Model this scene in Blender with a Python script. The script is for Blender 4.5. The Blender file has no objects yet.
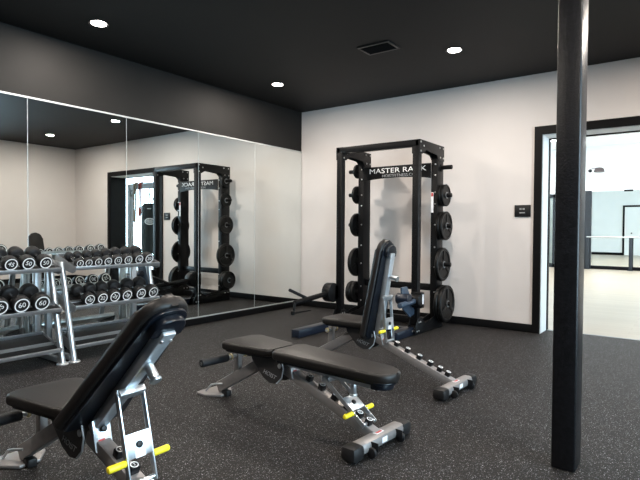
import bpy, bmesh, math, random
from mathutils import Vector, Matrix
random.seed(7)
R = math.radians
scene = bpy.context.scene
COL = scene.collection

# ------------------------------------------------------------------ helpers
class MB:
    def __init__(self): self.bm = bmesh.new()
    def _xf(self, verts, M):
        for v in verts: v.co = M @ v.co
    def box(self, lo, hi, bevel=0.0, seg=2, M=None):
        bm = self.bm
        lo, hi = Vector(lo), Vector(hi)
        r = bmesh.ops.create_cube(bm, size=1.0)
        vs = r['verts']; c = (lo+hi)/2; s = hi-lo
        for v in vs: v.co = Vector((v.co.x*s.x, v.co.y*s.y, v.co.z*s.z)) + c
        if bevel > 0:
            es = list({e for v in vs for e in v.link_edges})
            g = bmesh.ops.bevel(bm, geom=es, offset=bevel, segments=seg, profile=0.5, affect='EDGES')
            vs = list({v for f in g['faces'] for v in f.verts} | {v for v in vs if v.is_valid})
        if M is not None: self._xf(vs, M)
        return self
    def bar(self, p0, p1, w, h, up=(0,0,1), bevel=0.004):
        """rectangular bar from p0 to p1; w across, h along 'up'"""
        p0, p1 = Vector(p0), Vector(p1); d = p1-p0; L = d.length; x = d.normalized()
        y = Vector(up).cross(x).normalized(); z = x.cross(y)
        M = Matrix((( x.x,y.x,z.x,p0.x),(x.y,y.y,z.y,p0.y),(x.z,y.z,z.z,p0.z),(0,0,0,1)))
        return self.box((0,-w/2,-h/2),(L,w/2,h/2), bevel, 2, M)
    def lathe(self, prof, p0, axis, seg=28, caps=True):
        """prof: list of (radius, height along axis)"""
        bm = self.bm; p0 = Vector(p0); a = Vector(axis).normalized()
        t = Vector((0,0,1)) if abs(a.z) < .9 else Vector((1,0,0))
        u = a.cross(t).normalized(); w = a.cross(u)
        rings = []
        for r, h in prof:
            rings.append([bm.verts.new(p0+a*h+(u*math.cos(2*math.pi*i/seg)+w*math.sin(2*math.pi*i/seg))*r) for i in range(seg)])
        for k in range(len(rings)-1):
            A, B = rings[k], rings[k+1]
            for i in range(seg):
                bm.faces.new((A[i], B[i], B[(i+1)%seg], A[(i+1)%seg]))
        if caps:
            bm.faces.new(rings[0]); bm.faces.new(list(reversed(rings[-1])))
        return self
    def cyl(self, p0, p1, r, seg=20, bevel=0.0, r2=None):
        p0, p1 = Vector(p0), Vector(p1); L = (p1-p0).length; r2 = r if r2 is None else r2
        b = min(bevel, L/2.01)
        prof = [(r,0),(r2,L)] if b <= 0 else [(r-b,0),(r-b*.3,b*.3),(r,b),(r2,L-b),(r2-b*.3,L-b*.3),(r2-b,L)]
        return self.lathe(prof, p0, p1-p0, seg)
    def tube(self, pts, r, seg=12, closed=False):
        bm = self.bm; pts = [Vector(p) for p in pts]; n = len(pts); rings = []
        prev = None
        for i, p in enumerate(pts):
            if closed: d = (pts[(i+1)%n]-pts[i-1]).normalized()
            else: d = (pts[min(i+1,n-1)]-pts[max(i-1,0)]).normalized()
            if prev is None:
                t = Vector((0,0,1)) if abs(d.z) < .9 else Vector((1,0,0)); u = d.cross(t).normalized()
            else:
                u = (prev - d*prev.dot(d)).normalized()
            prev = u; w = d.cross(u)
            rings.append([bm.verts.new(p+(u*math.cos(2*math.pi*k/seg)+w*math.sin(2*math.pi*k/seg))*r) for k in range(seg)])
        for i in range(n if closed else n-1):
            A, B = rings[i], rings[(i+1)%n]
            for k in range(seg): bm.faces.new((A[k], A[(k+1)%seg], B[(k+1)%seg], B[k]))
        if not closed:
            bm.faces.new(list(reversed(rings[0]))); bm.faces.new(rings[-1])
        return self
    def prism(self, poly, o, u, v, th, bevel=0.0, seg=2, hole=None):
        """poly in (u,v) plane at o, thickness th along u x v (centred)"""
        bm = self.bm; o, u, v = Vector(o), Vector(u).normalized(), Vector(v).normalized(); n = u.cross(v).normalized()
        A = [bm.verts.new(o+u*a+v*b-n*th/2) for a, b in poly]
        B = [bm.verts.new(o+u*a+v*b+n*th/2) for a, b in poly]
        k = len(poly); fs = []
        f0 = bm.faces.new(list(reversed(A))); f1 = bm.faces.new(B)
        for i in range(k): bm.faces.new((A[i], A[(i+1)%k], B[(i+1)%k], B[i]))
        if bevel > 0:
            es = list(set(f0.edges) | set(f1.edges))
            bmesh.ops.bevel(bm, geom=es, offset=bevel, segments=seg, profile=0.5, affect='EDGES')
        return self
    def text(self, body, size, o, u, v, ext=0.001, align='CENTER', shear=0.0, sx=1.0):
        cu = bpy.data.curves.new('tmp_text', 'FONT'); cu.body = body; cu.size = size; cu.extrude = ext
        cu.align_x = align; cu.align_y = 'CENTER'; cu.shear = shear; cu.resolution_u = 3
        ob = bpy.data.objects.new('tmp_text', cu); COL.objects.link(ob)
        dg = bpy.context.evaluated_depsgraph_get(); me = bpy.data.meshes.new_from_object(ob.evaluated_get(dg))
        o, u, v = Vector(o), Vector(u).normalized(), Vector(v).normalized(); n = u.cross(v)
        M = Matrix(((u.x,v.x,n.x,o.x),(u.y,v.y,n.y,o.y),(u.z,v.z,n.z,o.z),(0,0,0,1))) @ Matrix.Diagonal((sx,1,1,1))
        me.transform(M); self.bm.from_mesh(me)
        bpy.data.objects.remove(ob); bpy.data.curves.remove(cu); bpy.data.meshes.remove(me)
        return self
    def build(self, name, mat, parent=None, loc=None, smooth=35):
        bmesh.ops.recalc_face_normals(self.bm, faces=self.bm.faces[:])
        me = bpy.data.meshes.new(name); self.bm.to_mesh(me); self.bm.free()
        if smooth:
            for p in me.polygons: p.use_smooth = True
            me.set_sharp_from_angle(angle=R(smooth))
        me.materials.append(mat)
        o = bpy.data.objects.new(name, me); COL.objects.link(o)
        if parent is not None: o.parent = parent
        if loc is not None: o.location = loc
        return o

def rrect(x0, y0, x1, y1, r, n=6, r2=None):
    """rounded rectangle; r2 = radius at the x1 end"""
    r2 = r if r2 is None else r2
    pts = []
    for cx, cy, a0, rr in ((x1-r2,y1-r2,0,r2),(x0+r,y1-r,90,r),(x0+r,y0+r,180,r),(x1-r2,y0+r2,270,r2)):
        for k in range(n+1):
            a = R(a0+90*k/n); pts.append((cx+rr*math.cos(a), cy+rr*math.sin(a)))
    return pts

def tag(o, label, cat, group=None):
    o['label'] = label; o['category'] = cat
    if group: o['group'] = group
    return o
def thing(name, label, cat, loc=(0,0,0), rz=0, group=None):
    o = bpy.data.objects.new(name, None); COL.objects.link(o); o.location = loc; o.rotation_euler = (0,0,rz)
    o.empty_display_size = .1
    return tag(o, label, cat, group)
def struct(o): o['kind'] = 'structure'; return o

# ---------------------------------------------------------------- materials
def pbr(name, col, rough=.5, metal=0.0, var=.12, scale=30, bump=0.0, bscale=200, spec=.5, coat=0.0):
    m = bpy.data.materials.new(name); m.use_nodes = True; nt = m.node_tree; b = nt.nodes['Principled BSDF']
    tc = nt.nodes.new('ShaderNodeTexCoord'); nz = nt.nodes.new('ShaderNodeTexNoise')
    nz.inputs['Scale'].default_value = scale; nz.inputs['Detail'].default_value = 4
    nt.links.new(tc.outputs['Object'], nz.inputs['Vector'])
    rp = nt.nodes.new('ShaderNodeValToRGB')
    c = Vector(col[:3])
    rp.color_ramp.elements[0].position = .3; rp.color_ramp.elements[1].position = .7
    rp.color_ramp.elements[0].color = (*(c*(1-var)), 1); rp.color_ramp.elements[1].color = (*(c*(1+var)), 1)
    nt.links.new(nz.outputs['Fac'], rp.inputs['Fac']); nt.links.new(rp.outputs['Color'], b.inputs['Base Color'])
    b.inputs['Roughness'].default_value = rough; b.inputs['Metallic'].default_value = metal
    b.inputs['Specular IOR Level'].default_value = spec
    if coat: b.inputs['Coat Weight'].default_value = coat; b.inputs['Coat Roughness'].default_value = .15
    if bump:
        n2 = nt.nodes.new('ShaderNodeTexNoise'); n2.inputs['Scale'].default_value = bscale
        nt.links.new(tc.outputs['Object'], n2.inputs['Vector'])
        bp = nt.nodes.new('ShaderNodeBump'); bp.inputs['Strength'].default_value = bump; bp.inputs['Distance'].default_value = .003
        nt.links.new(n2.outputs['Fac'], bp.inputs['Height']); nt.links.new(bp.outputs['Normal'], b.inputs['Normal'])
    return m

def rubber_floor():
    m = bpy.data.materials.new('rubber_floor'); m.use_nodes = True; nt = m.node_tree; b = nt.nodes['Principled BSDF']
    L = nt.links.new
    tc = nt.nodes.new('ShaderNodeTexCoord')
    def flecks(scale, thr, soft):
        v = nt.nodes.new('ShaderNodeTexVoronoi'); v.inputs['Scale'].default_value = scale
        L(tc.outputs['Object'], v.inputs['Vector'])
        sp = nt.nodes.new('ShaderNodeSeparateColor'); L(v.outputs['Color'], sp.inputs['Color'])
        g = nt.nodes.new('ShaderNodeMath'); g.operation = 'GREATER_THAN'; g.inputs[1].default_value = thr
        L(sp.outputs['Red'], g.inputs[0])
        d = nt.nodes.new('ShaderNodeMath'); d.operation = 'LESS_THAN'; d.inputs[1].default_value = soft
        L(v.outputs['Distance'], d.inputs[0])
        mu = nt.nodes.new('ShaderNodeMath'); mu.operation = 'MULTIPLY'; L(g.outputs[0], mu.inputs[0]); L(d.outputs[0], mu.inputs[1])
        return mu, sp
    nz = nt.nodes.new('ShaderNodeTexNoise'); nz.inputs['Scale'].default_value = 90; nz.inputs['Detail'].default_value = 6
    L(tc.outputs['Object'], nz.inputs['Vector'])
    rp = nt.nodes.new('ShaderNodeValToRGB'); rp.color_ramp.elements[0].position = .3; rp.color_ramp.elements[1].position = .75
    rp.color_ramp.elements[0].color = (.0035,.0032,.003,1); rp.color_ramp.elements[1].color = (.012,.0105,.0098,1)
    L(nz.outputs['Fac'], rp.inputs['Fac'])
    cur = rp.outputs['Color']
    for scale, thr, soft, col in ((215,.81,.42,(.17,.168,.18,1)), (150,.945,.38,(.30,.29,.315,1)), (260,.78,.45,(.05,.042,.036,1))):
        mu, sp = flecks(scale, thr, soft)
        mx = nt.nodes.new('ShaderNodeMix'); mx.data_type = 'RGBA'
        L(mu.outputs[0], mx.inputs[0]); L(cur, mx.inputs[6]); mx.inputs[7].default_value = col
        cur = mx.outputs[2]
    L(cur, b.inputs['Base Color'])
    b.inputs['Roughness'].default_value = .62; b.inputs['Specular IOR Level'].default_value = .15
    bp = nt.nodes.new('ShaderNodeBump'); bp.inputs['Strength'].default_value = .35; bp.inputs['Distance'].default_value = .002
    L(nz.outputs['Fac'], bp.inputs['Height']); L(bp.outputs['Normal'], b.inputs['Normal'])
    return m

def wood_floor():
    m = bpy.data.materials.new('studio_plank_floor'); m.use_nodes = True; nt = m.node_tree; b = nt.nodes['Principled BSDF']
    L = nt.links.new; tc = nt.nodes.new('ShaderNodeTexCoord')
    br = nt.nodes.new('ShaderNodeTexBrick'); br.inputs['Scale'].default_value = 1.0
    br.inputs['Brick Width'].default_value = 1.6; br.inputs['Row Height'].default_value = .14; br.inputs['Mortar Size'].default_value = .003
    br.inputs['Color1'].default_value = (.46,.39,.30,1); br.inputs['Color2'].default_value = (.41,.34,.26,1); br.inputs['Mortar'].default_value = (.36,.28,.2,1)
    L(tc.outputs['Object'], br.inputs['Vector'])
    mp = nt.nodes.new('ShaderNodeMapping'); mp.inputs['Scale'].default_value = (2,30,1); L(tc.outputs['Object'], mp.inputs['Vector'])
    nz = nt.nodes.new('ShaderNodeTexNoise'); nz.inputs['Scale'].default_value = 3; L(mp.outputs[0], nz.inputs['Vector'])
    mx = nt.nodes.new('ShaderNodeMix'); mx.data_type = 'RGBA'; mx.blend_type = 'MULTIPLY'; mx.inputs[0].default_value = .25
    L(br.outputs['Color'], mx.inputs[6]); L(nz.outputs['Fac'], mx.inputs[7]); L(mx.outputs[2], b.inputs['Base Color'])
    b.inputs['Roughness'].default_value = .38
    return m

def mirror_mat():
    m = bpy.data.materials.new('mirror_glass'); m.use_nodes = True; nt = m.node_tree; b = nt.nodes['Principled BSDF']
    b.inputs['Base Color'].default_value = (.84,.88,.865,1); b.inputs['Metallic'].default_value = 1; b.inputs['Roughness'].default_value = 0.0
    return m
def pane_mat():
    m = bpy.data.materials.new('window_pane'); m.use_nodes = True; nt = m.node_tree
    for n in list(nt.nodes):
        if n.type == 'BSDF_PRINCIPLED': nt.nodes.remove(n)
    out = [n for n in nt.nodes if n.type == 'OUTPUT_MATERIAL'][0]
    t = nt.nodes.new('ShaderNodeBsdfTransparent'); t.inputs[0].default_value = (.95,.98,.97,1)
    g = nt.nodes.new('ShaderNodeBsdfGlossy'); g.inputs['Roughness'].default_value = .01
    fr = nt.nodes.new('ShaderNodeFresnel'); fr.inputs[0].default_value = 1.45
    mx = nt.nodes.new('ShaderNodeMixShader'); nt.links.new(fr.outputs[0], mx.inputs[0])
    nt.links.new(t.outputs[0], mx.inputs[1]); nt.links.new(g.outputs[0], mx.inputs[2]); nt.links.new(mx.outputs[0], out.inputs[0])
    return m
def emit(name, col, s):
    m = bpy.data.materials.new(name); m.use_nodes = True; b = m.node_tree.nodes['Principled BSDF']
    b.inputs['Base Color'].default_value = (*col,1); b.inputs['Emission Color'].default_value = (*col,1); b.inputs['Emission Strength'].default_value = s
    return m

M_floor = rubber_floor(); M_wood = wood_floor(); M_mirror = mirror_mat(); M_pane = pane_mat()
M_white = pbr('warm_white_paint', (.655,.615,.595), .7, 0, .015, 3, .06, 300)
M_studio = pbr('studio_white_paint', (.84,.85,.85), .7, 0, .01, 3)
M_blackpaint = pbr('black_wall_paint', (.014,.013,.0122), .6, 0, .08, 4, .05, 250, .2)
M_blackceil = pbr('black_ceiling_paint', (.005,.005,.0051), .65, 0, .08, 4, .05, 250, .25)
M_blacktrim = pbr('black_trim_paint', (.004,.004,.0045), .5, 0, .08, 10, spec=.12)
M_column = pbr('black_textured_steel', (.005,.005,.006), .34, 0, .5, 70, .5, 120, .35)
M_steel = pbr('silver_powder_coat', (.42,.43,.44), .36, .75, .06, 40)
M_alu = pbr('brushed_aluminium', (.62,.65,.68), .3, .9, .05, 30)
M_bench = pbr('pewter_powder_coat', (.27,.255,.25), .42, .5, .06, 40)
M_benchlt = pbr('platinum_powder_coat', (.50,.53,.56), .36, .7, .05, 40)
M_gun = pbr('gunmetal_plate', (.045,.043,.043), .45, .3, .06, 30)
M_vinyl = pbr('black_vinyl', (.010,.0085,.008), .42, 0, .12, 20, .1, 260, .3)
M_board = pbr('navy_back_board', (.004,.006,.010), .3, 0, .1, 20, spec=.4)
M_foam = pbr('black_foam', (.008,.009,.011), .6, 0, .15, 60, .3, 300, .3)
M_rubber = pbr('black_rubber', (.009,.0085,.009), .5, 0, .15, 60, .15, 200, .3)
M_iron = pbr('black_plate_rubber', (.004,.004,.004), .42, 0, .15, 40, .1, 200, .22)
M_lever = pbr('navy_lever_lit', (.035,.055,.085), .35, 0, .1, 40)  # rail navy made lighter, daylight on the right lever put into the colour
M_rack = pbr('black_rack_coat', (.004,.004,.0045), .40, 0, .1, 40, spec=.2)
M_railb = pbr('navy_black_coat', (.008,.012,.022), .32, 0, .1, 40, spec=.4)
M_chrome = pbr('chrome', (.75,.75,.76), .15, 1, .03, 20)
M_bolt = pbr('zinc_bolt', (.6,.6,.6), .3, .9, .05, 20)
M_mark = pbr('white_print', (.80,.80,.80), .5, 0, .02, 20)
M_yellow = pbr('yellow_grip', (.85,.68,.02), .4, 0, .04, 30)
M_gold = pbr('brass_collar', (.75,.62,.35), .35, .5, .05, 30)
M_sticker = pbr('white_sticker', (.78,.78,.8), .5, 0, .03, 30)
M_red = pbr('red_print', (.5,.05,.05), .5, 0, .05, 30)
M_lamp = emit('lamp_diffuser', (1,.93,.84), 30)
M_fill = emit('fill_panel_emission', (.95,.98,1), 5)
M_bag = pbr('dark_bag_vinyl', (.007,.012,.013), .4, 0, .12, 20, spec=.3)
M_grey = pbr('grey_steel', (.22,.23,.24), .4, .4, .05, 20)
M_wire = pbr('satin_seam', (.55,.56,.55), .4, .5, .03, 20)
M_curtain = pbr('slate_fabric', (.02,.025,.031), .8, 0, .15, 30)
M_strapr = pbr('red_band', (.25,.04,.03), .6, 0, .08, 30)
M_strapw = pbr('tan_band', (.16,.13,.09), .6, 0, .08, 30)
M_dark = pbr('dark_plastic', (.008,.008,.009), .4, 0, .1, 30, spec=.3)
M_dimprint = pbr('grey_print', (.30,.31,.32), .5, 0, .05, 30)

# -------------------------------------------------------------- the setting
H = 2.75; XR = 6.16; YR = -8.2; WT = .28            # room height, right wall, rear wall, partition thickness
X2L, X2R, Y2, H2 = -1.2, 9.0, 11.0, 3.55            # studio beyond the doorway
DX0, DX1, DZ = 3.24, 4.83, 2.105                    # doorway opening

def slab(name, mat, *boxes):
    m = MB()
    for lo, hi in boxes: m.box(lo, hi)
    return struct(m.build(name, mat, smooth=0))
slab('floor', M_floor, ((-.3,YR-.2,-.12),(XR+.2,WT-.02,0)))
slab('floor_studio', M_wood, ((X2L-.2,WT-.02,-.12),(X2R+.2,Y2+.2,0.002)))
slab('ceiling', M_blackceil, ((-.3,YR-.2,H),(XR+.2,0,H+.15)))
slab('ceiling_studio', M_studio, ((X2L-.2,WT,H2),(X2R+.2,Y2+.2,H2+.15)))
slab('wall_left', M_blackpaint, ((-.2,YR-.2,0),(0,0,H)))
# back wall with the doorway: gym face, studio face
slab('wall_back', M_white, ((-.2,0,0),(DX0,WT*.5,H)), ((DX1,0,0),(XR+.2,WT*.5,H)), ((DX0,0,DZ),(DX1,WT*.5,H)))
slab('wall_studio_front', M_studio, ((X2L-.2,WT*.5,0),(DX0,WT,H2)), ((DX1,WT*.5,0),(X2R+.2,WT,H2)), ((DX0,WT*.5,DZ),(DX1,WT,H2)))
# right wall with a window band, unseen rear wall made black to deepen dark reflections
RW = (-5.3,-1.75,.25,2.5)
slab('wall_right', M_white, ((XR,YR-.2,0),(XR+.2,RW[0],H)), ((XR,RW[1],0),(XR+.2,0,H)), ((XR,RW[0],0),(XR+.2,RW[1],RW[2])), ((XR,RW[0],RW[3]),(XR+.2,RW[1],H)))
slab('wall_rear', M_blackpaint, ((-.2,YR-.2,0),(XR,YR,H)))
# studio walls
slab('wall_studio_far', M_studio, ((X2L-.2,Y2,0),(X2R+.2,Y2+.2,H2)))
slab('wall_studio_left', M_studio, ((X2L-.2,WT,0),(X2L,Y2,H2)))
SW = (.9,9.6,.15,3.2)
slab('wall_studio_right', M_studio, ((X2R,WT,0),(X2R+.2,SW[0],H2)), ((X2R,SW[1],0),(X2R+.2,Y2,H2)), ((X2R,SW[0],0),(X2R+.2,SW[1],SW[2])), ((X2R,SW[0],SW[3]),(X2R+.2,SW[1],H2)))

def window(name, axis, c, a0, a1, z0, z1, nmull):
    """framed glazing filling a wall opening; axis 'x' = wall of constant x"""
    m = MB(); g = MB()
    def bx(q, lo_a, hi_a, lo_z, hi_z, t=.03):
        if axis == 'x': q.box((c-t,lo_a,lo_z),(c+t,hi_a,hi_z))
        else: q.box((lo_a,c-t,lo_z),(hi_a,c+t,hi_z))
    f = .05
    bx(m,a0,a1,z0,z0+f); bx(m,a0,a1,z1-f,z1); bx(m,a0,a0+f,z0,z1); bx(m,a1-f,a1,z0,z1)
    for k in range(1,nmull):
        a = a0+(a1-a0)*k/nmull; bx(m,a-f/2,a+f/2,z0,z1)
    o = struct(m.build(name, M_blacktrim, smooth=0))
    bx(g,a0+f,a1-f,z0+f,z1-f,.003); g.build('pane', M_pane, o, smooth=0)
    return o
window('window_1','x',XR+.1,*RW,4); window('window_2','x',X2R+.1,*SW,4)

def portal(loc, rot, sx, sy):
    l = bpy.data.lights.new('daylight_portal','AREA'); l.shape = 'RECTANGLE'; l.size = sx; l.size_y = sy
    l.cycles.is_portal = True
    o = bpy.data.objects.new('daylight_portal', l); COL.objects.link(o); o.location = loc; o.rotation_euler = rot
portal((XR+.21,(RW[0]+RW[1])/2,(RW[2]+RW[3])/2),(0,R(90),0),RW[3]-RW[2],RW[1]-RW[0])
portal((X2R+.21,(SW[0]+SW[1])/2,(SW[2]+SW[3])/2),(0,R(90),0),SW[3]-SW[2],SW[1]-SW[0])

# trim
m = MB(); m.box((0.03,-.016,0),(3.165,0,.088), .003); struct(m.build('baseboard_back', M_blacktrim))
m = MB(); m.box((4.91,-.016,0),(XR-.016,0,.088), .003); m.box((XR-.016,YR,0),(XR,0,.088), .003); struct(m.build('baseboard_right', M_blacktrim))
m = MB(); m.box((0,YR,0),(.028,-.002,.074), .003); t = struct(m.build('trim_1', M_blacktrim))
m = MB(); m.box((0,YR,.0745),(.014,-.002,.086)); m.build('edge_strip', M_wire, t, smooth=0)
m = MB(); m.box((0,YR,2.178),(.014,-.002,2.192)); struct(m.build('trim_2', M_wire, smooth=0))
# door casing: black face trim, black far-side trim, dark right jamb; white left reveal and soffit
m = MB()
for y0, y1 in ((-.022,0),(WT,WT+.02)):
    m.box((DX0-.075,y0,0),(DX0,y1,DZ+.085)); m.box((DX1,y0,0),(DX1+.08,y1,DZ+.085)); m.box((DX0,y0,DZ),(DX1,y1,DZ+.085))
m.box((DX0,WT-.03,0),(DX0+.018,WT+.02,DZ)); m.box((DX0,WT-.03,DZ-.018),(DX1,WT+.02,DZ)); 
m.box((DX1-.025,-.01,0),(DX1,WT+.01,DZ))
d1 = struct(m.build('door_1', M_blacktrim, smooth=0))
m = MB(); m.box((DX0,0,0),(DX0+.008,WT-.03,DZ)); m.box((DX0+.008,0,DZ-.008),(DX1-.025,WT-.03,DZ)); m.build('jamb', M_studio, d1, smooth=0)
m = MB(); m.box((DX0+.02,WT-.05,0),(DX1-.03,WT-.01,.006)); m.build('threshold', M_grey, d1, smooth=0)
# white studio door in a black frame (seen in the studio mirror)
m = MB(); 
for lo, hi in (((1.72,WT,0),(1.80,WT+.03,2.3)),((2.78,WT,0),(2.86,WT+.03,2.3)),((1.8,WT,2.22),(2.78,WT+.03,2.3))): m.box(lo,hi)
d2 = struct(m.build('door_2', M_blacktrim, smooth=0))
m = MB(); m.box((1.8,WT,.01),(2.78,WT+.02,2.22)); m.build('door_leaf', M_studio, d2, smooth=0)
m = MB(); m.cyl((2.08,WT+.02,1.02),(2.08,WT+.07,1.02),.03); m.build('door_knob', M_dark, d2)
m = MB(); m.box((X2L,WT,0),(1.72,WT+.015,.12)); m.box((2.86,WT,0),(DX0-.075,WT+.015,.12)); m.box((DX1+.08,WT,0),(X2R,WT+.015,.12)); struct(m.build('baseboard_studio', M_blacktrim, smooth=0))
m = MB(); m.box((X2L,Y2-.02,0),(1.8,Y2,.12)); m.box((2.05,Y2-.03,0),(X2R,Y2,.10)); struct(m.build('baseboard_studio_far', M_blacktrim, smooth=0))

# column
m = MB(); m.box((4.056,-3.25,0),(4.158,-3.10,H), .008, 3); struct(m.build('column', M_column))

# ---------------------------------------------------------- mirrors
seams = [-.004,-.961,-1.88,-2.793,-3.725,-4.65,-5.58]
mlabels = ['tall wall mirror panel at the corner beside the white wall',
 'tall wall mirror panel second from the room corner, showing the reflected rack',
 'tall wall mirror panel third from the room corner, showing the reflected doorway',
 'tall wall mirror panel behind the right-hand dumbbell rack',
 'tall wall mirror panel behind the left-hand dumbbell rack',
 'tall wall mirror panel farthest from the room corner, beyond the left edge of the picture']
for i, lb in enumerate(mlabels):
    m = MB(); m.box((.0015,seams[i+1]+.003,.087),(.0075,seams[i]-.003,2.177))
    tag(m.build('wall_mirror', M_mirror, smooth=0), lb, 'mirror', 'mirror panels along the left wall')
m = MB()
for y in seams[1:6]: m.box((.0005,y-.006,.087),(.003,y+.006,2.177))
struct(m.build('trim_3', M_wire, smooth=0))
m = MB(); m.box((2.06,Y2-.012,.10),(7.5,Y2-.002,2.25)); M_mirror2 = mirror_mat(); M_mirror2.name = 'studio_mirror_glass'; M_mirror2.node_tree.nodes['Principled BSDF'].inputs['Base Color'].default_value = (.77,.81,.79,1)
tag(m.build('studio_mirror', M_mirror2, smooth=0), 'large mirror on the far wall of the bright studio behind the ballet barre','mirror')

# ---------------------------------------------------------- ceiling lights, added studio fill panels, vent
lamps = []
def ceiling_light(x, y, label):
    t = thing('ceiling_light', label, 'light', (x,y,H), 0, 'recessed ceiling downlights')
    m = MB(); m.lathe([(.057,0),(.073,-.002),(.077,-.008),(.075,-.0),(.057,-.0)],(0,0,0),(0,0,1),32,False); m.build('trim_ring', M_dark, t)
    m = MB(); m.cyl((0,0,-.006),(0,0,-.001),.059,32); m.build('diffuser', M_lamp, t)
    l = bpy.data.lights.new('downlight','AREA'); l.shape = 'DISK'; l.size = .11; l.energy = 31; l.color = (1,.90,.80)
    o = bpy.data.objects.new('downlight', l); COL.objects.link(o); o.location = (x,y,H-.008); lamps.append(o)
ceiling_light(.63,-3.45,'round recessed downlight nearest the viewer above the mirror wall')
ceiling_light(.66,-1.28,'round recessed downlight in the corner near the squat rack, left of the vent')
ceiling_light(2.74,-1.2,'round recessed downlight to the right of the square ceiling vent')
for x, y in ((4.83,-1.18),(2.74,-3.45),(4.83,-3.45),(.64,-5.6),(2.74,-5.6),(4.83,-5.6)):
    ceiling_light(x,y,'round recessed downlight outside the picture, at most seen in the mirror')
for i, (x, y) in enumerate(((1.5,6.2),(4.2,6.2),(6.9,6.2),(1.5,9.0),(4.2,9.0),(6.9,9.0))):  # unseen panels added to brighten the studio and its far wall
    t = thing('studio_fill_panel','flat white fill panel added on the studio ceiling to brighten it','light',(x,y,H2),0,'added studio fill panels')
    m = MB(); m.box((-.62,-.32,-.03),(.62,.32,0),.004); m.build('panel_frame', M_studio, t)
    m = MB(); m.box((-.58,-.28,-.034),(.58,.28,-.03)); m.build('diffuser', M_fill, t, smooth=0)
    l = bpy.data.lights.new('studio_fill_light','AREA'); l.shape = 'RECTANGLE'; l.size = 1.16; l.size_y = .56; l.energy = 66; l.color = (.95,.98,1)
    o = bpy.data.objects.new('studio_fill_light', l); COL.objects.link(o); o.location = (x,y,H2-.04)
t = thing('ceiling_vent','black square air vent in the black ceiling left of a downlight','vent',(2.205,-1.66,H)); t.scale = (.9,.88,1)
m = MB()
for lo, hi in (((-.18,-.13,-.012),(.18,-.105,0)),((-.18,.105,-.012),(.18,.13,0)),((-.18,-.105,-.012),(-.155,.105,0)),((.155,-.105,-.012),(.18,.105,0))): m.box(lo,hi,.002)
m.build('vent_frame', pbr('vent_black',(.010,.010,.010),.4,0,.1,20), t)
m = MB()
for k in range(7):
    y = -.09+k*.03; m.bar((-.155,y,-.008),(.155,y,-.008),.02,.002,(0,.6,.8),0)
m.build('slats', M_blacktrim, t)
# wall panel
t = thing('wall_control_panel','small black control panel with grey print on the white wall left of the doorway','wall panel',(3.049,0,1.303))
m = MB(); m.box((-.083,-.014,-.064),(.083,0,.064),.004); m.build('face_plate', M_dark, t)
m = MB(); 
for lo, hi in (((-.03,-.0155,.012),(-.008,-.0135,.03)),((.002,-.0155,.012),(.024,-.0135,.03)),((-.03,-.0155,-.026),(.026,-.0135,-.014))): m.box(lo,hi)
m.build('printed_marks', M_dimprint, t, smooth=0)

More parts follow.
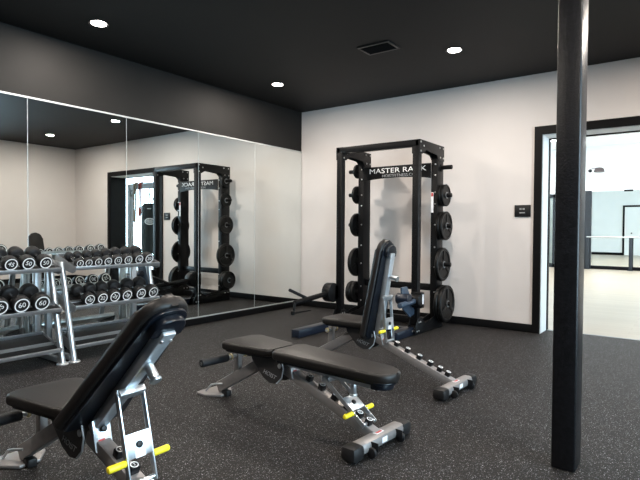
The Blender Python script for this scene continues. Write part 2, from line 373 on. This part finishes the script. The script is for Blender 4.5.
# ---------------------------------------------------------- benches
DIGITS = ['1','2','3','4','5','6']
def taper(x0, x1, w0, w1, r0, r1, n=7):
    pts = []
    for cx, cy, a0, rr in ((x1-r1,w1-r1,0,r1),(x0+r0,w0-r0,90,r0),(x0+r0,-w0+r0,180,r0),(x1-r1,-w1+r1,270,r1)):
        for k in range(n+1):
            a = R(a0+90*k/n); pts.append((cx+rr*math.cos(a), cy+rr*math.sin(a)))
    return pts
def bench(x, y, rz, ang, label, rollers=True):
    t = thing('adjustable_bench', label, 'weight bench', (x,y,0), rz, 'adjustable weight benches in a row')
    PX, PZ = .655, .30
    # front leg tube + post
    m = MB(); m.bar((.00,0,.045),(.50,0,.325),.048,.068,bevel=.008); m.build('front_leg', M_bench, t)
    m = MB(); m.bar((.185,0,.13),(.185,0,.345),.035,.045,(1,0,0),.005); m.bar((.17,0,.345),(.56,0,.345),.05,.02,bevel=.003); m.build('seat_post', M_bench, t)
    m = MB(); m.prism([(-.11,-.075),(-.10,-.11),(-.02,-.11),(.07,-.045),(.07,.045),(-.02,.11),(-.10,.11),(-.11,.075)],(0,0,.009),(1,0,0),(0,1,0),.014,.003)
    m.build('foot_plate', M_bench, t)
    for q in (-1,1):
        m = MB(); m.tube([(-.07,q*.06,.014),(-.01,q*.06,.07),(.03,q*.055,.083),(.065,q*.03,.085)],.006,8); m.build('foot_loop', M_benchlt, t)
    m = MB(); m.box((.045,-.021,0),(.10,.021,.04),.008); m.build('rubber_foot', M_rubber, t)
    # foot-hold rollers
    m = MB(); m.cyl((.185,-(.285 if rollers else .07),.285),(.185,.285 if rollers else .07,.285),.011,12); m.build('roller_bar', M_benchlt, t)
    for q in (-1,1):
        m = MB(); m.lathe([(.016,0),(.019,.003),(.019,.010),(.016,.013)],(.185,q*.05,.285),(0,q,0),20); rc = m.build('roller_collar', M_gold, t)
        if rollers:
            m = MB(); m.cyl((.185,q*.085,.285),(.185,q*.285,.285),.024,20,.006); m.build('foam_roller', M_foam, t)
    # seat
    m = MB(); m.prism(taper(.19,.585,.165,.118,.055,.04),(0,0,.377),(1,0,0),(0,1,0),.046,.017,4); s_ = m.build('seat', M_vinyl, t)
    m = MB(); m.prism(taper(.205,.575,.145,.10,.05,.035),(0,0,.349),(1,0,0),(0,1,0),.012,.002); m.build('seat_board', M_board, s_)
    # gusset plates with logo
    gp = [(.37,.35),(.57,.35),(.63,.325),(.638,.27),(.61,.215),(.57,.19),(.53,.185),(.47,.21),(.42,.26),(.37,.305)]
    for s in (-1,1):
        m = MB(); m.prism(gp,(0,s*.047,0),(1,0,0),(0,0,1),.008,.0015); g = m.build('side_plate', M_gun, t)
        m = MB()
        u = (1,0,-.22) if s < 0 else (-1,0,.22)
        vv = Vector((.22,0,1)) 
        m.text('HOIST',.038,(.525,s*.0525,.238),u,vv,.0006,'CENTER',.4)
        uu = Vector(u).normalized()
        m.build('logo', M_dimprint, g, smooth=0)
        m = MB(); m.cyl((.61,s*.047,PZ),(.61,s*.056,PZ),.014,16,.003); m.build('pivot_bolt', M_benchlt, g)
        m = MB(); m.tube([(.628,s*.053,.335),(.642,s*.053,.29),(.63,s*.053,.235),(.59,s*.053,.197)],.004,8); m.build('plate_rim', M_benchlt, g)
    # hinge bracket facing the rear
    m = MB(); m.prism(rrect(-.036,-.062,.036,.062,.008,3),(.682,0,.297),(0,1,0),(-.25,0,.97),.008,.0015); hb = m.build('hinge_bracket', M_alu, t)
    m = MB(); m.cyl((.685,0,.32),(.699,0,.324),.012,16,.002); m.build('bracket_bolt', M_dark, hb)
    m = MB(); m.prism([(-.024,-.016),(.024,-.016),(.024,.016),(-.024,.016)],(.694,0,.273),(0,1,0),(-.25,0,.97),.0012); m.build('bracket_sticker', M_sticker, hb, smooth=0)
    m = MB(); m.prism([(-.022,-.001),(.004,-.001),(.004,.012),(-.022,.012)],(.6955,0,.273),(0,1,0),(-.25,0,.97),.0012); m.build('sticker_print', M_red, hb, smooth=0)
    # spine
    S0, S1 = Vector((.61,0,.280)), Vector((1.255,0,.052))
    m = MB(); m.bar(S0,S1,.058,.055,bevel=.008); sp = m.build('spine', M_bench, t)
    sd = (S1-S0).normalized(); sn = Vector((-sd.z,0,sd.x))
    if sn.z < 0: sn = -sn
    for k, lx in enumerate((.785,.875,.97,1.055,1.13,1.19)):
        p = S0 + sd*((lx-S0.x)/sd.x) + sn*.0275
        q = p + sn*.030
        m = MB(); m.bar(p-sn*.002,q,.036,.032,(sd.x,0,sd.z),.004); kn = m.build('adjustment_stop', M_dark, t)
        m = MB(); m.lathe([(.0155,0),(.0155,.001),(.0115,.001),(.0115,0)],q,sn,20,False); m.text(DIGITS[k],.016,q+sn*.0008,(0,1,0),-sd,.0004)
        m.build('stop_number', M_mark, kn, smooth=0)
    # rear foot
    m = MB(); m.bar((1.262,-.20,.048),(1.262,.20,.048),.076,.056,bevel=.02); rf = m.build('rear_foot', M_bench, t)
    for s in (-1,1):
        m = MB(); m.bar((1.262,s*.165,.041),(1.262,s*.258,.041),.090,.076,bevel=.025); m.build('end_cap', M_rubber, rf)
        m = MB(); m.cyl((1.312,s*.118,.026),(1.312,s*.134,.026),.026,24,.004); m.build('wheel', M_rubber, rf)
        m = MB(); m.prism([(-.02,-.02),(.035,-.02),(.035,.02),(-.02,.02)],(1.30,s*.108,.05),(1,0,0),(0,0,1),.006,.001); m.build('wheel_bracket', M_dark, rf)
    m = MB(); m.prism(rrect(-.032,-.014,.032,.014,.003,3),(1.262,0,.0775),(0,1,0),(-1,0,0),.0012); m.build('foot_sticker', M_sticker, rf, smooth=0)
    m = MB(); m.prism(rrect(-.024,-.009,.024,.009,.008,3),(1.262,0,.0782),(0,1,0),(-1,0,0),.0012); m.build('sticker_print', M_red, rf, smooth=0)
    m = MB(); m.prism(rrect(-.022,-.013,.022,.013,.002,3),(1.3008,0,.05),(0,1,0),(0,0,1),.0015); m.build('warning_label', M_sticker, rf, smooth=0)
    # backrest (rotates about the pivot); part with sub-parts
    m = MB(); m.bar((-.01,0,.022),(.625,0,.022),.052,.044,bevel=.006)
    bf = m.build('backrest_frame', M_benchlt, t); bf.location = (PX,0,PZ); bf.rotation_euler = (0,-ang,0)
    m = MB(); m.prism(taper(-.04,.712,.140,.092,.04,.08),(0,0,.080),(1,0,0),(0,1,0),.050,.019,4); m.build('backrest_pad', M_vinyl, bf)
    m = MB(); m.prism(taper(-.02,.698,.122,.078,.03,.068),(0,0,.0495),(1,0,0),(0,1,0),.013,.003); m.build('back_board', M_board, bf)
    m = MB(); m.prism(rrect(.595,-.06,.68,.06,.005,6,.045),(0,0,.030),(1,0,0),(0,1,0),.03,.008,3); m.build('frame_end_cap', M_board, bf)
    for s in (-1,1):
        m = MB(); m.cyl((.59,s*.018,.001),(.59,s*.018,-.004),.006,12,.001); m.build('frame_bolt', M_bolt, bf)
    m = MB(); m.cyl((.45,0,.0),(.45,0,-.062),.017,20,.003); m.lathe([(.019,0),(.021,.003),(.021,.009),(.019,.012)],(.45,0,-.068),(0,0,1),20); m.build('storage_peg', M_alu, bf)
    m = MB(); m.box((.272,-.052,-.022),(.312,.052,.004),.005); m.build('strut_bracket', M_alu, bf)
    # strut, world pose in the bench frame
    ca, sa = math.cos(ang), math.sin(ang)
    A = Vector((PX + .292*ca, 0, PZ + .292*sa)) 
    L = .315
    # intersection of circle about A with the line along stop tops
    best = None
    for i in range(400):
        q = S0 + sd*(.02+.63*i/399) + sn*.035
        e = abs((q-A).length-L)
        if best is None or e < best[0] - 1e-6: best = (e,q)
    B = best[1]
    d = (B-A).normalized(); nrm = Vector((d.z,0,-d.x)); 
    if nrm.x < 0: nrm = -nrm
    m = MB()
    for s in (-1,1): m.bar(A-d*.012+Vector((0,s*.051,0)),B+d*.012+Vector((0,s*.051,0)),.006,.024,nrm,.0015)
    m.cyl(B+Vector((0,-.049,0)),B+Vector((0,.049,0)),.008,14)
    m.cyl(A+Vector((0,-.056,0)),A+Vector((0,.056,0)),.007,14)
    st = m.build('prop_strut', M_alu, t)
    C_ = A.lerp(B,.60)
    m = MB(); m.prism(rrect(-.049,-.042,.049,.042,.004,3),C_+nrm*.008,(0,1,0),d,.006,.001); pl = m.build('strut_plate', M_alu, st)
    m = MB(); m.cyl(C_+nrm*.011,C_+nrm*.019,.0125,18,.003); m.build('plate_bolt', M_dark, st)
    Hc = A.lerp(B,.76)
    for q in (-1,1):
        m = MB(); m.cyl(Hc+Vector((0,q*.054,0)),Hc+Vector((0,q*.122,0)),.0125,18,.005); m.build('pull_grip', M_yellow, st)
    m = MB(); m.prism(rrect(-.02,-.014,.02,.014,.002,2),C_+nrm*.0116-d*.0+d*.03,(0,1,0),d,.001); m.build('strut_sticker', M_sticker, st, smooth=0)
    return t
bench(2.08,-4.68,R(-1),R(44),'black padded weight bench in the left foreground with its backrest tilted halfway up')
bench(2.055,-3.44,R(-4.5),R(-1),'black padded weight bench set flat in the middle of the floor')
bench(2.03,-2.37,R(-4.0),R(80),'black padded weight bench with its backrest upright in front of the squat rack', False)

# ---------------------------------------------------------- power rack
def rack():
    t = thing('squat_rack','tall black squat rack with weight plate pegs against the white wall','squat rack',(1.73,-.6,0))
    ox, oy = 1.73, -.6
    XL, XRt, YF, YB = 1.252, 2.207, -.842, -.325
    P = lambda x,y,z: (x-ox,y-oy,z)
    for x in (XL,XRt):
        m = MB(); m.bar(P(x,YF,0.02),P(x,YF,2.03),.073,.073,(0,1,0),.006)
        for k in range(34):
            z = .2+k*.052; m.lathe([(.013,0),(.013,.0015),(.008,.0015),(.008,0)],P(x,YF-.0365,z),(0,-1,0),12,False); m.lathe([(.013,0),(.013,.0015),(.008,.0015),(.008,0)],P(x+.0365,YF,z),(1,0,0),12,False)
        fp = m.build('front_upright', M_rack, t)
        m = MB(); m.bar(P(x,YB,0.02),P(x,YB,2.01),.078,.163,(0,1,0),.006); rp = m.build('rear_upright', M_rack, t)
        # top side beam with gussets
        m = MB(); m.bar(P(x,YF-.0365,1.996),P(x,YB+.08,1.996),.073,.068,(0,0,1),.005)
        o = 1 if x > 1.6 else -1
        poly = [(YF-.035,2.03),(YB+.08,2.03),(YB+.08,1.86),(YB-.06,1.86),(YB-.12,1.915),(YF+.13,1.935),(YF+.035,1.885),(YF-.035,1.885)]
        for sx in (-.041,.041):
            m.prism([(a-oy,b) for a,b in poly],(x-ox+sx,0,0),(0,1,0),(0,0,1),.007,.001)
        sb = m.build('top_side_beam', M_rack, t)
        m = MB()
        for (yy,zz) in ((YF-.012,2.005),(YF-.012,1.91),(YF+.06,1.97),(YB-.05,2.0),(YB+.045,2.0),(YB-.03,1.895),(YB+.05,1.895)):
            for sx in (-1,1): b_ = MB(); b_.cyl(P(x+sx*.044,yy,zz),P(x+sx*.052,yy,zz),.010,10,.002); b_.build('gusset_bolt', M_bolt, sb)
        
        # base side beam + bolted foot gusset
        m = MB(); m.bar(P(x,YF-.06,.05),P(x,YB+.085,.05),.08,.09,(0,0,1),.006)
        for sx in (-.043,.043):
            m.prism([(YF-.10-oy,.005),(YB+.08-oy,.005),(YB+.08-oy,.16),(YB-.05-oy,.16),(YF+.14-oy,.10),(YF+.04-oy,.17),(YF-.04-oy,.17),(YF-.10-oy,.06)],(x-ox+sx,0,0),(0,1,0),(0,0,1),.007,.001)
        bb = m.build('base_side_beam', M_rack, t)
        m = MB()
        for (yy,zz) in ((YF-.06,.04),(YF-.02,.04),(YF-.02,.13),(YF+.02,.13),(YB-.02,.12),(YB+.04,.12)):
            for sx in (-1,1): b_ = MB(); b_.cyl(P(x+sx*.046,yy,zz),P(x+sx*.054,yy,zz),.009,10,.002); b_.build('foot_bolt', M_bolt, bb)
        
        # bolts on the front of the rear uprights
        m = MB()
        for z in (.23,.40,.68,.9,1.15,1.38,1.51,1.70,1.82):
            b_ = MB(); b_.cyl(P(x+.015,YB-.085,z),P(x+.015,YB-.092,z),.009,10,.002); b_.build('upright_bolt', M_bolt, rp)
        
    # rails along the floor to the front
    for x, y0, lx in ((1.345,-1.78,0),(2.175,-1.28,0)):
        m = MB(); m.box(P(x-.05,y0,.002),P(x+.05,YF+.02,.082),.008); fr = m.build('floor_rail', M_railb, t)
        m = MB()
        for dy in (-.06,-.02):
            b_ = MB(); b_.cyl(P(x+.05,YF+dy-.05,.045),P(x+.057,YF+dy-.05,.045),.010,10,.002); b_.build('rail_bolt', M_bolt, fr)
        
    m = MB(); m.box(P(XL,YF-.05,.002),P(XRt,YF+.03,.06),.006); m.build('rail_connector', M_railb, t)
    # crossbeams
    m = MB(); m.bar(P(XL,YF,1.994),P(XRt,YF,1.994),.075,.07,(0,0,1),.005); m.build('front_top_beam', M_rack, t)
    m = MB(); m.bar(P(XL,YB,.443),P(XRt,YB,.443),.06,.075,(0,0,1),.005); m.build('rear_lower_beam', M_rack, t)
    m = MB(); m.bar(P(XL,YB,.05),P(XRt,YB,.05),.06,.08,(0,0,1),.005); m.build('rear_base_beam', M_rack, t)
    # sign board with curved lower edge
    n = 24; w = (XRt-XL-.07)/2; pts = []
    top = [(w,.085),(-w,.085)]
    for k in range(n+1):
        u = -1+2*k/n; pts.append((u*w, -.085+.032*(1-u*u)**.8))
    m = MB(); m.prism([( a, b) for a,b in pts]+[(w,.085),(-w,.085)],P((XL+XRt)/2,YB-.095,1.752),(1,0,0),(0,0,1),.012,.001); sg = m.build('name_board', M_rack, t)
    cxm = (XL+XRt)/2
    m = MB(); m.text('MASTER RACK',.080,P(cxm+.02,YB-.1025,1.782),(1,0,0),(0,0,1),.0008,sx=1.42); m.build('lettering', M_mark, sg, smooth=0)
    m = MB(); m.text('HOISTFITNESS.COM',.046,P(cxm+.06,YB-.1025,1.722),(1,0,0),(0,0,1),.0008,sx=1.15); m.build('web_address', M_dimprint, sg, smooth=0)
    m = MB(); m.box(P(2.172,YB-.0845,1.285),P(2.20,YB-.0825,1.51)); ws = m.build('warning_sticker', M_sticker, t, smooth=0)
    m = MB(); m.box(P(2.174,YB-.0852,1.465),P(2.198,YB-.0843,1.505)); m.build('sticker_print', M_red, ws, smooth=0)
    # plate pegs
    for z in PZR:
        m = MB(); m.cyl(P(2.245,YB+.01,z),P(2.375,YB+.01,z),.024,18,.004); m.cyl(P(2.245,YB+.01,z),P(2.255,YB+.01,z),.045,18,.002); m.build('plate_peg', M_rack, t)
    for z in PZL:
        m = MB(); m.cyl(P(1.214,YB-.04,z),P(1.06,YB-.04,z),.024,18,.004); m.cyl(P(1.214,YB-.04,z),P(1.204,YB-.04,z),.045,18,.002); m.build('plate_peg', M_rack, t)
    # lever arms pivoting at the front uprights
    for x, yt, zt, left in ((1.20,-1.61,.318,True),(2.27,-1.32,.355,False)):
        m = MB()
        m.cyl(P(x-.05,YF-.12,.37),P(x+.05,YF-.12,.37),.11 if left else .06,24,.006)
        m.box(P(x-.07,YF-.10,.29),P(x+.05,YF-.03,.45),.006)
        piv = m.build('lever_pivot', M_rack, t)
        m = MB(); m.cyl(P(x,YF-.10,.37),P(x,yt,zt),.028,18,.003)
        la = m.build('lever_arm', M_rack if left else M_lever, t)
        if left:
            m = MB(); m.cyl(P(x-.01,yt+.24,zt+.02),P(x-.03,yt-.05,zt+.14),.017,16,.004); m.build('hand_grip', M_foam, la)
            m = MB(); m.cyl(P(x,yt+.01,zt+.01),P(x,yt-.02,.215),.013,14,.003); m.lathe([(.018,0),(.024,.006),(.024,.04),(.018,.046)],P(x,yt-.03,.195),(0,0,1),18)
            m.cyl(P(x,yt-.02,.215),P(x,yt+.27,.21),.009,12,.002); m.build('lower_grip', M_rack, la)
        else:
            m = MB(); m.prism([(-.13,.13),(-.01,.13),(.16,-.13),(.155,-.17),(.06,-.19),(-.09,-.09)],P(x-.065,YF-.20,.385),(0,1,0),(0,0,1),.02,.003); m.build('lever_gusset', M_lever, la)
            m = MB(); m.cyl(P(x-.12,YF-.3,.40),P(x+.02,YF-.3,.40),.055,20,.008); m.build('lever_roller', M_railb, la)
            m = MB(); m.box(P(x+.051,YF-.085,.33),P(x+.0525,YF-.05,.43)); m.build('lever_sticker', M_sticker, la, smooth=0)
    return t
PZR = (1.789,1.478,1.138,.707,.271); PZL = (1.804,1.516,1.147,.689,.318)
rack()
YP = -.315
def plate(x, z, r, th, side, label):
    """weight plate on a peg; side +1 faces +x"""
    t = thing('weight_plate', label, 'weight plate', (x,YP if side > 0 else YP-.05,z), 0, 'weight plates stored on the rack pegs')
    m = MB(); h = th/2; ri = .026
    prof = [(ri,-h),(r*.30,-h),(r*.32,-h*.55),(r*.80,-h*.55),(r*.83,-h),(r*.96,-h),(r,-h*.6),(r,h*.6),(r*.96,h),(r*.83,h),(r*.80,h*.55),(r*.32,h*.55),(r*.30,h),(ri,h),(ri,-h)]
    m.lathe(prof,(0,0,0),(side,0,0),40,False)
    if r > .14:
        for k in range(3):
            a = R(90+120*k)
            for q in (-1,1):
                p0 = Vector((0,math.cos(a)*r*.28,math.sin(a)*r*.28)); p1 = Vector((0,math.cos(a)*r*.86,math.sin(a)*r*.86))
                m.bar(p0+Vector((q*h*.75,0,0)),p1+Vector((q*h*.75,0,0)),r*.20,h*.5,(1,0,0),.002)
    m.build('plate_disc', M_iron, t)
    if r > .14:
        m = MB(); m.lathe([(r*.845,0),(r*.87,0),(r*.87,.0006),(r*.845,.0006)],(side*h,0,0),(side,0,0),40,False)
        m.build('rim_line', M_gun, t)
    m = MB(); m.lathe([(ri,h*side-.0),(ri+.012,h*side),(ri+.012,(h+.003)*side),(ri,(h+.003)*side)],(0,0,0),(1,0,0),24,False); m.build('hub_ring', M_grey, t)
hs = ['second from the top','in the middle','second from the bottom','at the bottom']
for (z, r, ths, nm) in ((1.478,.123,(.028,.026),hs[0]),(1.138,.161,(.032,.03),hs[1]),(.707,.187,(.040,),hs[2]),(.271,.206,(.042,.04),hs[3])):
    x = 2.257
    for i, th in enumerate(ths):
        plate(x+th/2, z, r, th, 1, 'black weight plate on the rack\'s right-hand peg %s%s' % (nm, '' if len(ths)==1 else (', inner one' if i==0 else ', outer one')))
        x += th+.007
for (z, r, ths, nm) in ((1.804,.086,(.03,),'at the top'),(1.516,.11,(.035,),hs[0]),(1.147,.144,(.04,),hs[1]),(.689,.177,(.045,),hs[2]),(.318,.135,(.05,.045),hs[3])):
    x = 1.192
    for i, th in enumerate(ths):
        plate(x-th/2, z, r, th, -1, 'black weight plate on the rack\'s left-hand peg %s%s' % (nm, '' if len(ths)==1 else (', inner one' if i==0 else ', outer one')))
        x -= th+.007

# ---------------------------------------------------------- dumbbell racks
TIERS = ((.745,'top'),(.425,'middle'),(.105,'bottom'))
TILT = R(17)
def dumbbell_rack(y0, y1, label):
    t = thing('dumbbell_rack', label, 'dumbbell rack', (.3,(y0+y1)/2,0), 0, 'three-tier dumbbell racks along the mirror')
    ox, oy = .3, (y0+y1)/2
    P = lambda x,y,z: (x-ox,y-oy,z)
    for y in (y0,y1):
        m = MB(); m.tube([P(.525,y,.012),P(.475,y,.2),P(.375,y,.6),P(.325,y,.80)],.023,18); m.build('front_post', M_alu, t)
        m = MB(); m.lathe([(.045,0),(.045,.008),(.038,.014),(.03,.016)],P(.527,y,.0),(0,0,1),24); m.build('foot_disc', M_alu, t)
        m = MB(); m.bar(P(.10,y,.0),P(.10,y,.86),.05,.05,(0,1,0),.008); m.bar(P(.08,y,.03),P(.49,y,.03),.045,.04,(0,0,1),.008); m.build('rear_post', M_steel, t)
        m = MB(); m.bar(P(.12,y,.80),P(.335,y,.785),.04,.04,(0,0,1),.006); m.build('top_brace', M_steel, t)
    iy0, iy1 = y0+.010, y1-.010
    for z, nm in TIERS:
        c, s = math.cos(TILT), math.sin(TILT)
        u = Vector((-c,0,s)); n = Vector((s,0,c))           # up the slope to the back, and the tray normal
        o = Vector((.525-ox,0,z))
        tr = MB()
        def quad(mb, a0, a1, th, off, ya=iy0, yb=iy1, bev=.002):
            p = o+u*((a0+a1)/2)+n*off
            mb.bar(p+Vector((0,ya-oy,0)),p+Vector((0,yb-oy,0)),abs(a1-a0),th,n,bev)
        quad(tr,0,.33,.006,0)
        quad(tr,-.004,.012,.030,.012)
        quad(tr,.318,.33,.035,.014)
        quad(tr,.115,.165,.012,.004)
        tray = tr.build('shelf_tray', M_alu, t)
        for a0,a1 in ((.02,.112),(.168,.312)):
            mb = MB(); quad(mb,a0,a1,.006,.006); mb.build('rubber_strip', M_rubber, tray)
        for y in (iy0,iy1):
            mb = MB()
            poly = [(-.006,.028),(-.006,-.015),(.03,-.04),(.10,-.05),(.24,-.05),(.30,-.04),(.335,-.015),(.335,.028)]
            mb.prism(poly, o+Vector((0,y-oy,0)), u, n, .005, .001); mb.build('end_bracket', M_grey, tray)
    return t
dumbbell_rack(-4.66,-3.70,'silver three-tier dumbbell rack at the left edge of the picture')
dumbbell_rack(-3.604,-2.78,'silver three-tier dumbbell rack in front of the mirror, right of its twin')

def dumbbell_proto(r, hl, gl, num):
    """axis along local x, centred; faces at both ends numbered"""
    root = bpy.data.objects.new('dumbbell', None); COL.objects.link(root); root.empty_display_size = .05
    m = MB(); m.lathe([(.013,-gl/2-.01),(.013,-gl/2+.01),(.0155,-gl*.2),(.0165,0),(.0155,gl*.2),(.013,gl/2-.01),(.013,gl/2+.01)],(0,0,0),(1,0,0),16); m.build('handle', M_chrome, root)
    for s in (-1,1):
        x0 = s*gl/2
        m = MB(); m.lathe([(r*.5,0),(r*.84,hl*.06),(r*.96,hl*.16),(r,hl*.28),(r,hl*.8),(r*.95,hl*.93),(r*.86,hl)],(x0,0,0),(s,0,0),28); hd = m.build('head', M_rubber, root)
        m = MB(); e = x0+s*(hl+.0008)
        m.lathe([(r*.80,0),(r*.80,.001),(r*.67,.001),(r*.67,0)],(e,0,0),(s,0,0),32,False)
        m.text(num,r*.82,(e+s*.0006,0,0),(0,s,0),(0,0,1),.0005); m.build('weight_number', M_mark, hd, smooth=0)
    return root
def put(root, y, z, r, label, group, roll):
    """lay on a tray with its lower front face at x about .5"""
    L = root['len']
    u = Vector((-math.cos(TILT),0,math.sin(TILT))); n = Vector((math.sin(TILT),0,math.cos(TILT)))
    p = Vector((.525,0,z))+u*(.016+L/2)+n*(.0125+r)
    root.location = (p.x,y,p.z); root.rotation_euler = (roll,TILT,0)
    tag(root, label, 'dumbbell', group); del root['len']
def db(r, hl, gl, num, *a):
    o = dumbbell_proto(r,hl,gl,num); o['len'] = gl+2*hl; put(o,*a)
ordn = ['first','second','third','fourth','fifth','sixth','seventh','eighth']
ys = (-3.552,-3.477,-3.392,-3.305,-3.211,-3.113,-3.003,-2.898)
for i, (y, r) in enumerate(zip(ys,(.036,.037,.040,.042,.044,.046,.048,.050))):
    db(r,.045+i*.004,.115,['3','5','8','10','12','15','18','20'][i],y,.745,r,'%s black dumbbell from the left on the top tier of the right rack'%ordn[i],'dumbbells on the top tier of the right rack',random.uniform(-.5,.5))
ys = (-3.471,-3.357,-3.243,-3.125,-2.985,-2.855)
for i, (y, r) in enumerate(zip(ys,(.052,.053,.055,.056,.058,.059))):
    db(r,.066+i*.003,.115,['20','22','25','28','30','35'][i],y,.425,r,'%s black dumbbell from the left on the middle tier of the right rack'%ordn[i],'dumbbells on the middle tier of the right rack',random.uniform(-.7,.7))
for i, (y, r) in enumerate(zip((-4.077,-3.955,-3.827),(.055,.056,.056))):
    db(r,.075,.115,['45','50','50'][i],y,.745,r,'%s black dumbbell from the left on the top tier of the left rack'%ordn[i],'dumbbells on the top tier of the left rack',random.uniform(-.4,.4))
for i, (y, r) in enumerate(zip((-4.155,-4.005,-3.857),(.067,.067,.068))):
    db(r,.078,.115,['55','60','60'][i],y,.425,r,'%s large black dumbbell from the left on the middle tier of the left rack'%ordn[i],'dumbbells on the middle tier of the left rack',random.uniform(-.7,.7))

# ---------------------------------------------------------- studio beyond the doorway
t = thing('ballet_barre','long pale ballet barre on dark posts in front of the studio mirror','ballet barre',(3.05,Y2-.15,0))
m = MB(); m.cyl((-1.1,0,.93),(4.2,0,.93),.02,16,.005); m.build('barre_rail', M_wire, t)
for k in range(5):
    x = -1.075+k*1.08
    m = MB(); m.box((x-.04,-.03,.002),(x+.04,.03,.915),.004); m.box((x-.07,-.06,.002),(x+.07,.06,.02)); m.build('post', M_curtain, t)
# black framed glass double door beside the mirror
t = thing('studio_door','slate framed glass door panels beside the studio mirror, half hidden by the column','door',(1.35,Y2-.03,0))
m = MB()
for lo, hi in (((-.53,-.04,0),(-.44,.02,2.2)),((-.34,-.04,0),(-.27,.02,2.2)),((.44,-.05,0),(.70,.02,2.27)),((-.44,-.04,2.1),(.44,.02,2.2)),((-.44,-.04,0),(.44,.02,.1))): m.box(lo,hi)
m.build('door_frame', M_curtain, t, smooth=0)
m = MB(); m.box((-.44,-.012,.1),(.44,-.006,2.1)); m.build('glass_panel', M_pane, t, smooth=0)
t = thing('wall_lamp','dark dome lamp on a short arm high on the white studio wall','lamp',(2.27,Y2,2.80))
m = MB(); m.lathe([(.135,-.03),(.134,0),(.12,.05),(.095,.085),(.05,.10),(.012,.105)],(0,-.32,0),(0,0,1),28); m.build('lamp_shade', pbr('bronze_shade',(.06,.045,.045),.5,0,.1,20), t)
m = MB(); m.tube([(-.28,0,.05),(-.28,-.10,.06),(-.20,-.25,.085),(0,-.32,.10)],.010,10); m.cyl((-.28,0,.05),(-.28,-.02,.05),.05,20,.003); m.build('lamp_arm', M_dark, t)
m = MB(); m.box((2.86,Y2-.05,2.22),(3.08,Y2,2.27),.004); tag(m.build('mirror_clip_box', M_dark), 'small dark box at the top edge of the studio mirror','wall fixture')

# bag stand and bag, seen through the doorway in the mirror
YG = 1.25
t = thing('bag_stand','grey steel boxing bag stand seen in the mirror through the doorway','bag stand',(6.05,YG,0))
m = MB(); m.bar((0,0,0.02),(0,0,2.10),.10,.10,(0,1,0),.006); m.build('stand_post', M_grey, t)
m = MB(); m.bar((.05,0,2.04),(-1.12,0,2.04),.09,.13,(0,0,1),.006); m.bar((0,0,1.8),(-.2,0,2.0),.06,.06,(0,0,1),.004); m.build('stand_arm', M_grey, t)
m = MB(); m.box((-.5,-.06,.002),(.5,.06,.06),.006); m.box((-.06,-.5,.002),(.06,.5,.06),.006); m.build('stand_base', M_grey, t)
t = thing('punching_bag','dark hanging punching bag with a white oval emblem, seen in the mirror','punching bag',(5.32,YG,.52))
m = MB(); m.lathe([(.03,.0),(.15,.004),(.172,.03),(.178,.1),(.178,.98),(.172,1.06),(.13,1.12),(.05,1.13)],(0,0,0),(0,0,1),32); m.build('bag_body', M_bag, t)
m = MB()
for k in range(4):
    a = R(45+90*k); m.cyl((.13*math.cos(a),.13*math.sin(a),1.10),(0,0,1.36),.009,8)
m.cyl((0,0,1.35),(0,0,1.46),.014,10); m.build('hanging_straps', M_grey, t)
m = MB()
def wrap(pts2, rr, a0):
    return [Vector((rr*math.cos(a0+p[0]/rr), rr*math.sin(a0+p[0]/rr), p[1])) for p in pts2]
a0 = math.atan2(-1,-1.4)
el = [(.105*math.cos(2*math.pi*k/40),.72+.065*math.sin(2*math.pi*k/40)) for k in range(40)]
m.tube(wrap(el,.181,a0),.008,6,True)
for dz in (-.012,.012): m.tube(wrap([(-.12+.02*k,.72+dz) for k in range(13)],.181,a0),.006,6)
m.tube(wrap([(-.05+.01*k,.755) for k in range(11)],.181,a0),.005,6); m.tube(wrap([(-.05+.01*k,.685) for k in range(11)],.181,a0),.005,6)
m.tube(wrap([(-.03+.01*k,1.0) for k in range(9)],.181,a0),.006,6)
m.build('emblem', M_mark, t)
for i, (x, zb, mt, lb) in enumerate(((5.80,1.22,M_strapw,'tan exercise band hanging from the bag stand, nearest the post'),(5.60,1.35,M_strapr,'red exercise band hanging between the tan band and the bag'))):
    t = MB(); t.tube([(x-.03,YG-.06,2.10),(x-.035,YG-.06,1.6),(x-.02,YG-.06,zb+.03),(x,YG-.06,zb),(x+.02,YG-.06,zb+.03),(x+.035,YG-.06,1.6),(x+.03,YG-.06,2.10),(x+.03,YG,2.125),(x,YG,2.127),(x-.03,YG,2.125)],.017,8,True)
    tag(t.build('exercise_band', mt), lb, 'exercise band', 'exercise bands on the bag stand')

# ---------------------------------------------------------- world, camera
w = bpy.data.worlds.new('daylight'); scene.world = w; w.use_nodes = True
bg = w.node_tree.nodes['Background']; bg.inputs[0].default_value = (.62,.82,1.0,1); bg.inputs[1].default_value = 12.0

cam = bpy.data.cameras.new('camera'); cam.sensor_width = 36; cam.lens = 515.96/640*36; cam.clip_start = .05; cam.clip_end = 100
co = bpy.data.objects.new('camera', cam); COL.objects.link(co)
F = Vector((-0.59247178,0.80533853,-0.02017542)); Rv = Vector((0.80539756,0.59269266,0.00708349)); U = Vector((-0.01766243,0.01205246,0.99977136))
co.matrix_world = Matrix(((Rv.x,U.x,-F.x,4.59077),(Rv.y,U.y,-F.y,-5.78036),(Rv.z,U.z,-F.z,1.08678),(0,0,0,1)))
scene.camera = co
vs = scene.view_settings
scene.display_settings.display_device = 'sRGB'
vs.view_transform = 'Standard'; vs.look = 'None'; vs.exposure = 0.22; vs.gamma = 1.0; vs.use_curve_mapping = False
scene.cycles.max_bounces = 10; scene.cycles.glossy_bounces = 6; scene.cycles.diffuse_bounces = 5; scene.cycles.transparent_max_bounces = 8
scene.cycles.use_denoising = True
scene.cycles.sample_clamp_indirect = 8
